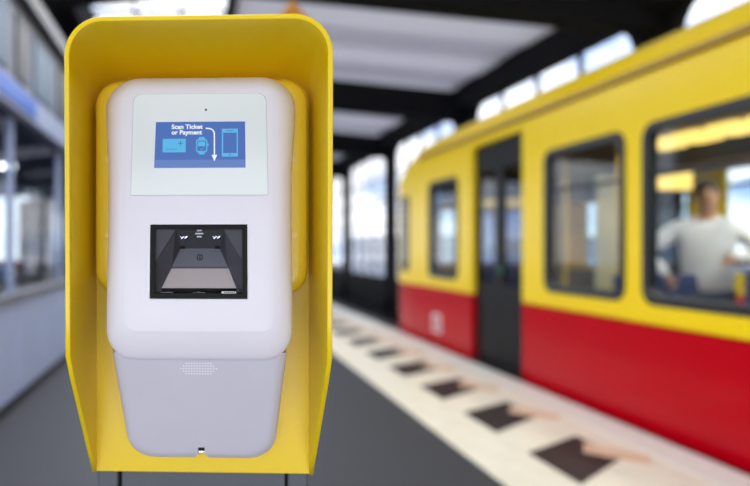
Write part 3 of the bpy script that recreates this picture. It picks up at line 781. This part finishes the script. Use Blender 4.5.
# scanner window: black frame, funnel, pad, lens, lamps, glass
fr = bmesh.new(); t_ = 0.0052
for x0, x1, z0, z1 in ((-SX, SX, SZ1-t_, SZ1), (-SX, SX, SZ0, SZ0+t_*1.1), (-SX, -SX+t_, SZ0+t_*1.1, SZ1-t_), (SX-t_, SX, SZ0+t_*1.1, SZ1-t_)):
    w = wedge(x0, x1, z0, z1, -0.0008, 0.006); me = bpy.data.meshes.new('t'); w.to_mesh(me); w.free(); fr.from_mesh(me)
frame = obj('scanner_frame', fr, M['black'], val)
def px2(px, py, D=0.787): return ((px-199.0)*D/F, zz(py, D))
def poly(name, pts, m, parent, dz=0):
    b_ = bmesh.new(); b_.faces.new([b_.verts.new(p) for p in pts]); o = obj(name, b_, m, parent)
    s_ = o.modifiers.new('s', 'SOLIDIFY'); s_.thickness = 0.0008; s_.offset = 0; return o
def G(px, py, depth):      # a point seen at px, py that lies "depth" behind the face
    D = 0.787 + depth; return ((px-cx(D))*D/F, D-DB, zz(py, D))
A1, A2, A3, A4 = G(154.5, 228.5, .004), G(243.5, 228.5, .004), G(243.8, 292.5, .004), G(153.8, 292.5, .004)
H1, H2 = G(181, 248.5, .026), G(220, 248.5, .026)
M1, M2 = G(172.2, 266.6, .016), G(228.2, 266.6, .016)
N1, N2 = G(171.6, 268.6, .016), G(229, 268.6, .016)
B1, B2 = G(161.8, 288.2, .005), G(236.6, 288.2, .005)
B3, B4 = G(236.6, 292.5, .005), G(161.8, 292.5, .005)
U1, U2 = G(176, 229, .006), G(224, 229, .006)
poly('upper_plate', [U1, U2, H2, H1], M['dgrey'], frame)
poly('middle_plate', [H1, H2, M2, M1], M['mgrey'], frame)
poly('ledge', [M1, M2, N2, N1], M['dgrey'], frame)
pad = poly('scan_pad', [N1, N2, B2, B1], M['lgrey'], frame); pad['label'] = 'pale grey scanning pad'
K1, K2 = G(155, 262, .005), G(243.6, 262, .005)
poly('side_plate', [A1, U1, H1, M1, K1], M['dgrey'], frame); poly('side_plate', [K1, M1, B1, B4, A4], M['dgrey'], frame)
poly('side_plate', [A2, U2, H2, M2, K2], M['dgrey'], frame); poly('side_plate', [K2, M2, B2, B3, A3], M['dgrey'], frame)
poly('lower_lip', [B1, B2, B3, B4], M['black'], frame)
obj('funnel_back', bx(-0.052, 0.052, 0.787+.032-DB, 0.787+.034-DB, 1.245, 1.322), M['black'], frame)
def disc(name, px, py, depth, r, m, dz=0.002, n=20):
    a = Vector(G(px, py, depth)); return obj(name, cyl(bmesh.new(), a, a+Vector((0, dz, 0)), r, n=n), m, frame)
disc('lens_ring', 200, 257.3, .0186, .0036, M['black'], .006)
disc('lens', 200, 257.3, .0180, .0024, M['mgrey'], .004)
disc('lens_pupil', 200, 257.3, .0176, .0012, M['black'], .002)
for k, px in enumerate((184.0, 216.6)):
    bm = bmesh.new()
    for j in range(7):
        a = Vector(G(px-3.2+j*1.05, 237.4+((j*5) % 3-1)*0.7, .0125)); r = .0004+.0003*((j*3) % 4)/3
        box(bm, a.x-r, a.x+r, a.y, a.y+.001, a.z-r*1.3, a.z+r*1.3)
    obj('scanner_lamp', bm, M['chrome'], frame)
    a = Vector(G(px, 237.4, .0135)); obj('lamp_tray', bx(a.x-.0055, a.x+.0055, a.y, a.y+.002, a.z-.0022, a.z+.0018), M['black'], frame)
    a = Vector(G(px+(6 if k == 0 else -6)*-1*0.2, 247, .022)); obj('hinge', bx(a.x-.003, a.x+.003, a.y, a.y+.004, a.z-.0022, a.z+.0012), M['black'], frame)
bm = bmesh.new()
for y0, hw in ((230.5, 2.6), (233.6, 4.3), (236.6, 2.6)):
    a = Vector(G(199.5, y0, .006)); s_ = 0.797/F
    prism(bm, [(a.x-hw*s_, a.z-.75*s_), (a.x+hw*s_, a.z-.75*s_), (a.x+(hw-.5)*s_, a.z+.75*s_), (a.x-(hw-.5)*s_, a.z+.75*s_)], lambda p: (p[0], a.y, p[1]), lambda p: (p[0], a.y+.0008, p[1]))
obj('scanner_mark', bm, M['mark'], frame)
bm = bmesh.new()
for x0, x1 in ((162, 163), (163.6, 164.6), (166, 168), (168.5, 170), (170.5, 171.5), (172, 173.6)):
    p = px2(x0, 292.3); q = px2(x1, 291.7); w = wedge(p[0], q[0], p[1], q[1], -.0002, .0042); me = bpy.data.meshes.new('t'); w.to_mesh(me); w.free(); bm.from_mesh(me)
obj('small_print', bm, M['mgrey'], frame)
p = px2(222, 292.8); q = px2(236, 291.0); lab = obj('small_label', wedge(p[0], q[0], p[1], q[1], -.0006, .0042), M['mark'], frame)
bm = bmesh.new()
for i in range(6):
    p = px2(224+i*1.95, 292.4); q = px2(225.3+i*1.95, 291.3); w = wedge(p[0], q[0], p[1], q[1], -.0008, 0); me = bpy.data.meshes.new('t'); w.to_mesh(me); w.free(); bm.from_mesh(me)
obj('label_print', bm, M['black'], lab)
bm = bmesh.new()
for x0, x1, y0 in ((194, 196, 292.2), (197.5, 200, 291.8), (200.6, 202, 292.2), (203, 205.5, 292.2)):
    p = px2(x0, y0+.4); q = px2(x1, y0-.3); w = wedge(p[0], q[0], p[1], q[1], -.0002, .0042); me = bpy.data.meshes.new('t'); w.to_mesh(me); w.free(); bm.from_mesh(me)
obj('small_print', bm, M['mgrey'], frame)
obj('scanner_glass', wedge(-SX+t_, SX-t_, SZ0+t_, SZ1-t_, .0002, .0008), M['scanglass'], frame)

# lower body, slanting back to the hood's back plate
def lb(z):     # front surface y of the lower body
    t = (1.176-z)/(1.176-1.021); return lerp(-0.131, -0.026, t)
def lw(z):
    t = (1.176-z)/(1.176-1.021); return lerp(0.1030, 0.0955, t)
z_top, z_bot = 1.177, zz(461, .892)
pts = []
RB = 0.036
for k in range(9):
    z = lerp(z_top, z_bot+RB, k/8); pts.append((-lw(z), z))
wb = lw(z_bot+RB)
for k in range(1, 9): a = pi + pi/2*k/8; pts.append((-wb+RB+RB*cos(a)*1.0, z_bot+RB+RB*sin(a)))
pts = pts + [(-x, z) for x, z in pts[::-1]]
bm = bmesh.new(); prev = None
cen = (0, 1.10)
lay = []
RD = 0.016
for k in range(7):
    t = k/6; ins = RD*(1-sin(t*pi/2)); dep = RD*(1-cos(t*pi/2))
    lay.append((ins, dep))
def offs(p, ins):
    x, z = p; s_ = (wb-ins)/wb
    return (x*(1-ins/0.1), z if z > 1.17 else z_bot + (z-z_bot)*(1-ins/0.16) + ins*(0.9 if z < 1.1 else 0.9*(1.17-z)/0.07))
first = None
for ins, dep in lay:
    vs = []
    for p in pts:
        x, z = offs(p, ins); vs.append(bm.verts.new((x, lb(z)+dep, z)))
    if prev:
        for i in range(len(vs)): j = (i+1) % len(vs); bm.faces.new((prev[i], prev[j], vs[j], vs[i]))
    else: first = vs
    prev = vs
bm.faces.new(first)
vs = [bm.verts.new((v.co.x, -0.001, v.co.z)) for v in prev]
for i in range(len(vs)): j = (i+1) % len(vs); bm.faces.new((prev[i], prev[j], vs[j], vs[i]))
bm.faces.new(vs)
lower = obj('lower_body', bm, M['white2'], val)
notch = obj('cutter', prism(bmesh.new(), [(-0.0085, z_bot-.004), (0.0085, z_bot-.004), (0.0085, z_bot+.0052), (0.0044, z_bot+.009), (0.0044, z_bot+.0215), (-0.0044, z_bot+.0215), (-0.0044, z_bot+.009), (-0.0085, z_bot+.0052)],
            lambda p: (p[0], -0.08, p[1]), lambda p: (p[0], 0.02, p[1])), M['white2'], val)
bpy.context.view_layer.update(); apply_bool(lower, [notch])
lower.data.polygons.foreach_set('use_smooth', [True]*len(lower.data.polygons))
es = lower.modifiers.new('es', 'EDGE_SPLIT'); es.split_angle = radians(35)
lk = obj('lock', bx(-0.0043, 0.0043, -0.022, -0.002, z_bot+.0095, z_bot+.0213), M['black'], val); lk['label'] = 'small black lock in the notch at the bottom edge'
obj('lock_bar', bx(-0.0040, 0.0040, -0.0235, -0.021, z_bot+.0102, z_bot+.0122), M['chrome'], lk)
# speaker grille: a stadium of small pale perforation rims
bm = bmesh.new(); s_ = 0.80/F
for r in range(5):
    for c_ in range(14):
        px = 181.2 + c_*2.72; py = 362.4 + r*2.55
        ex = abs(px-198.9)/18.4; ey = abs(py-367.5)/6.8
        if (r in (0, 4) and not 2 <= c_ <= 11) or (r in (1, 3) and not 1 <= c_ <= 12): continue
        D = 0.797 + (py-357)*0.00105
        z = zz(py, D); x = xx(px, D); y = lb(z)
        h = 0.0011
        a = [bm.verts.new((x+dx*h, lb(z+dz_*h)-0.00035, z+dz_*h)) for dx, dz_ in ((-1,-.4),(-.4,-1),(.4,-1),(1,-.4),(1,.4),(.4,1),(-.4,1),(-1,.4))]
        bm.faces.new(a)
g = obj('speaker_grille', bm, mat('grille_pale', (0.95, 0.95, 1.0, 1), 0.3), val); g['label'] = 'oval field of small pale speaker dots'
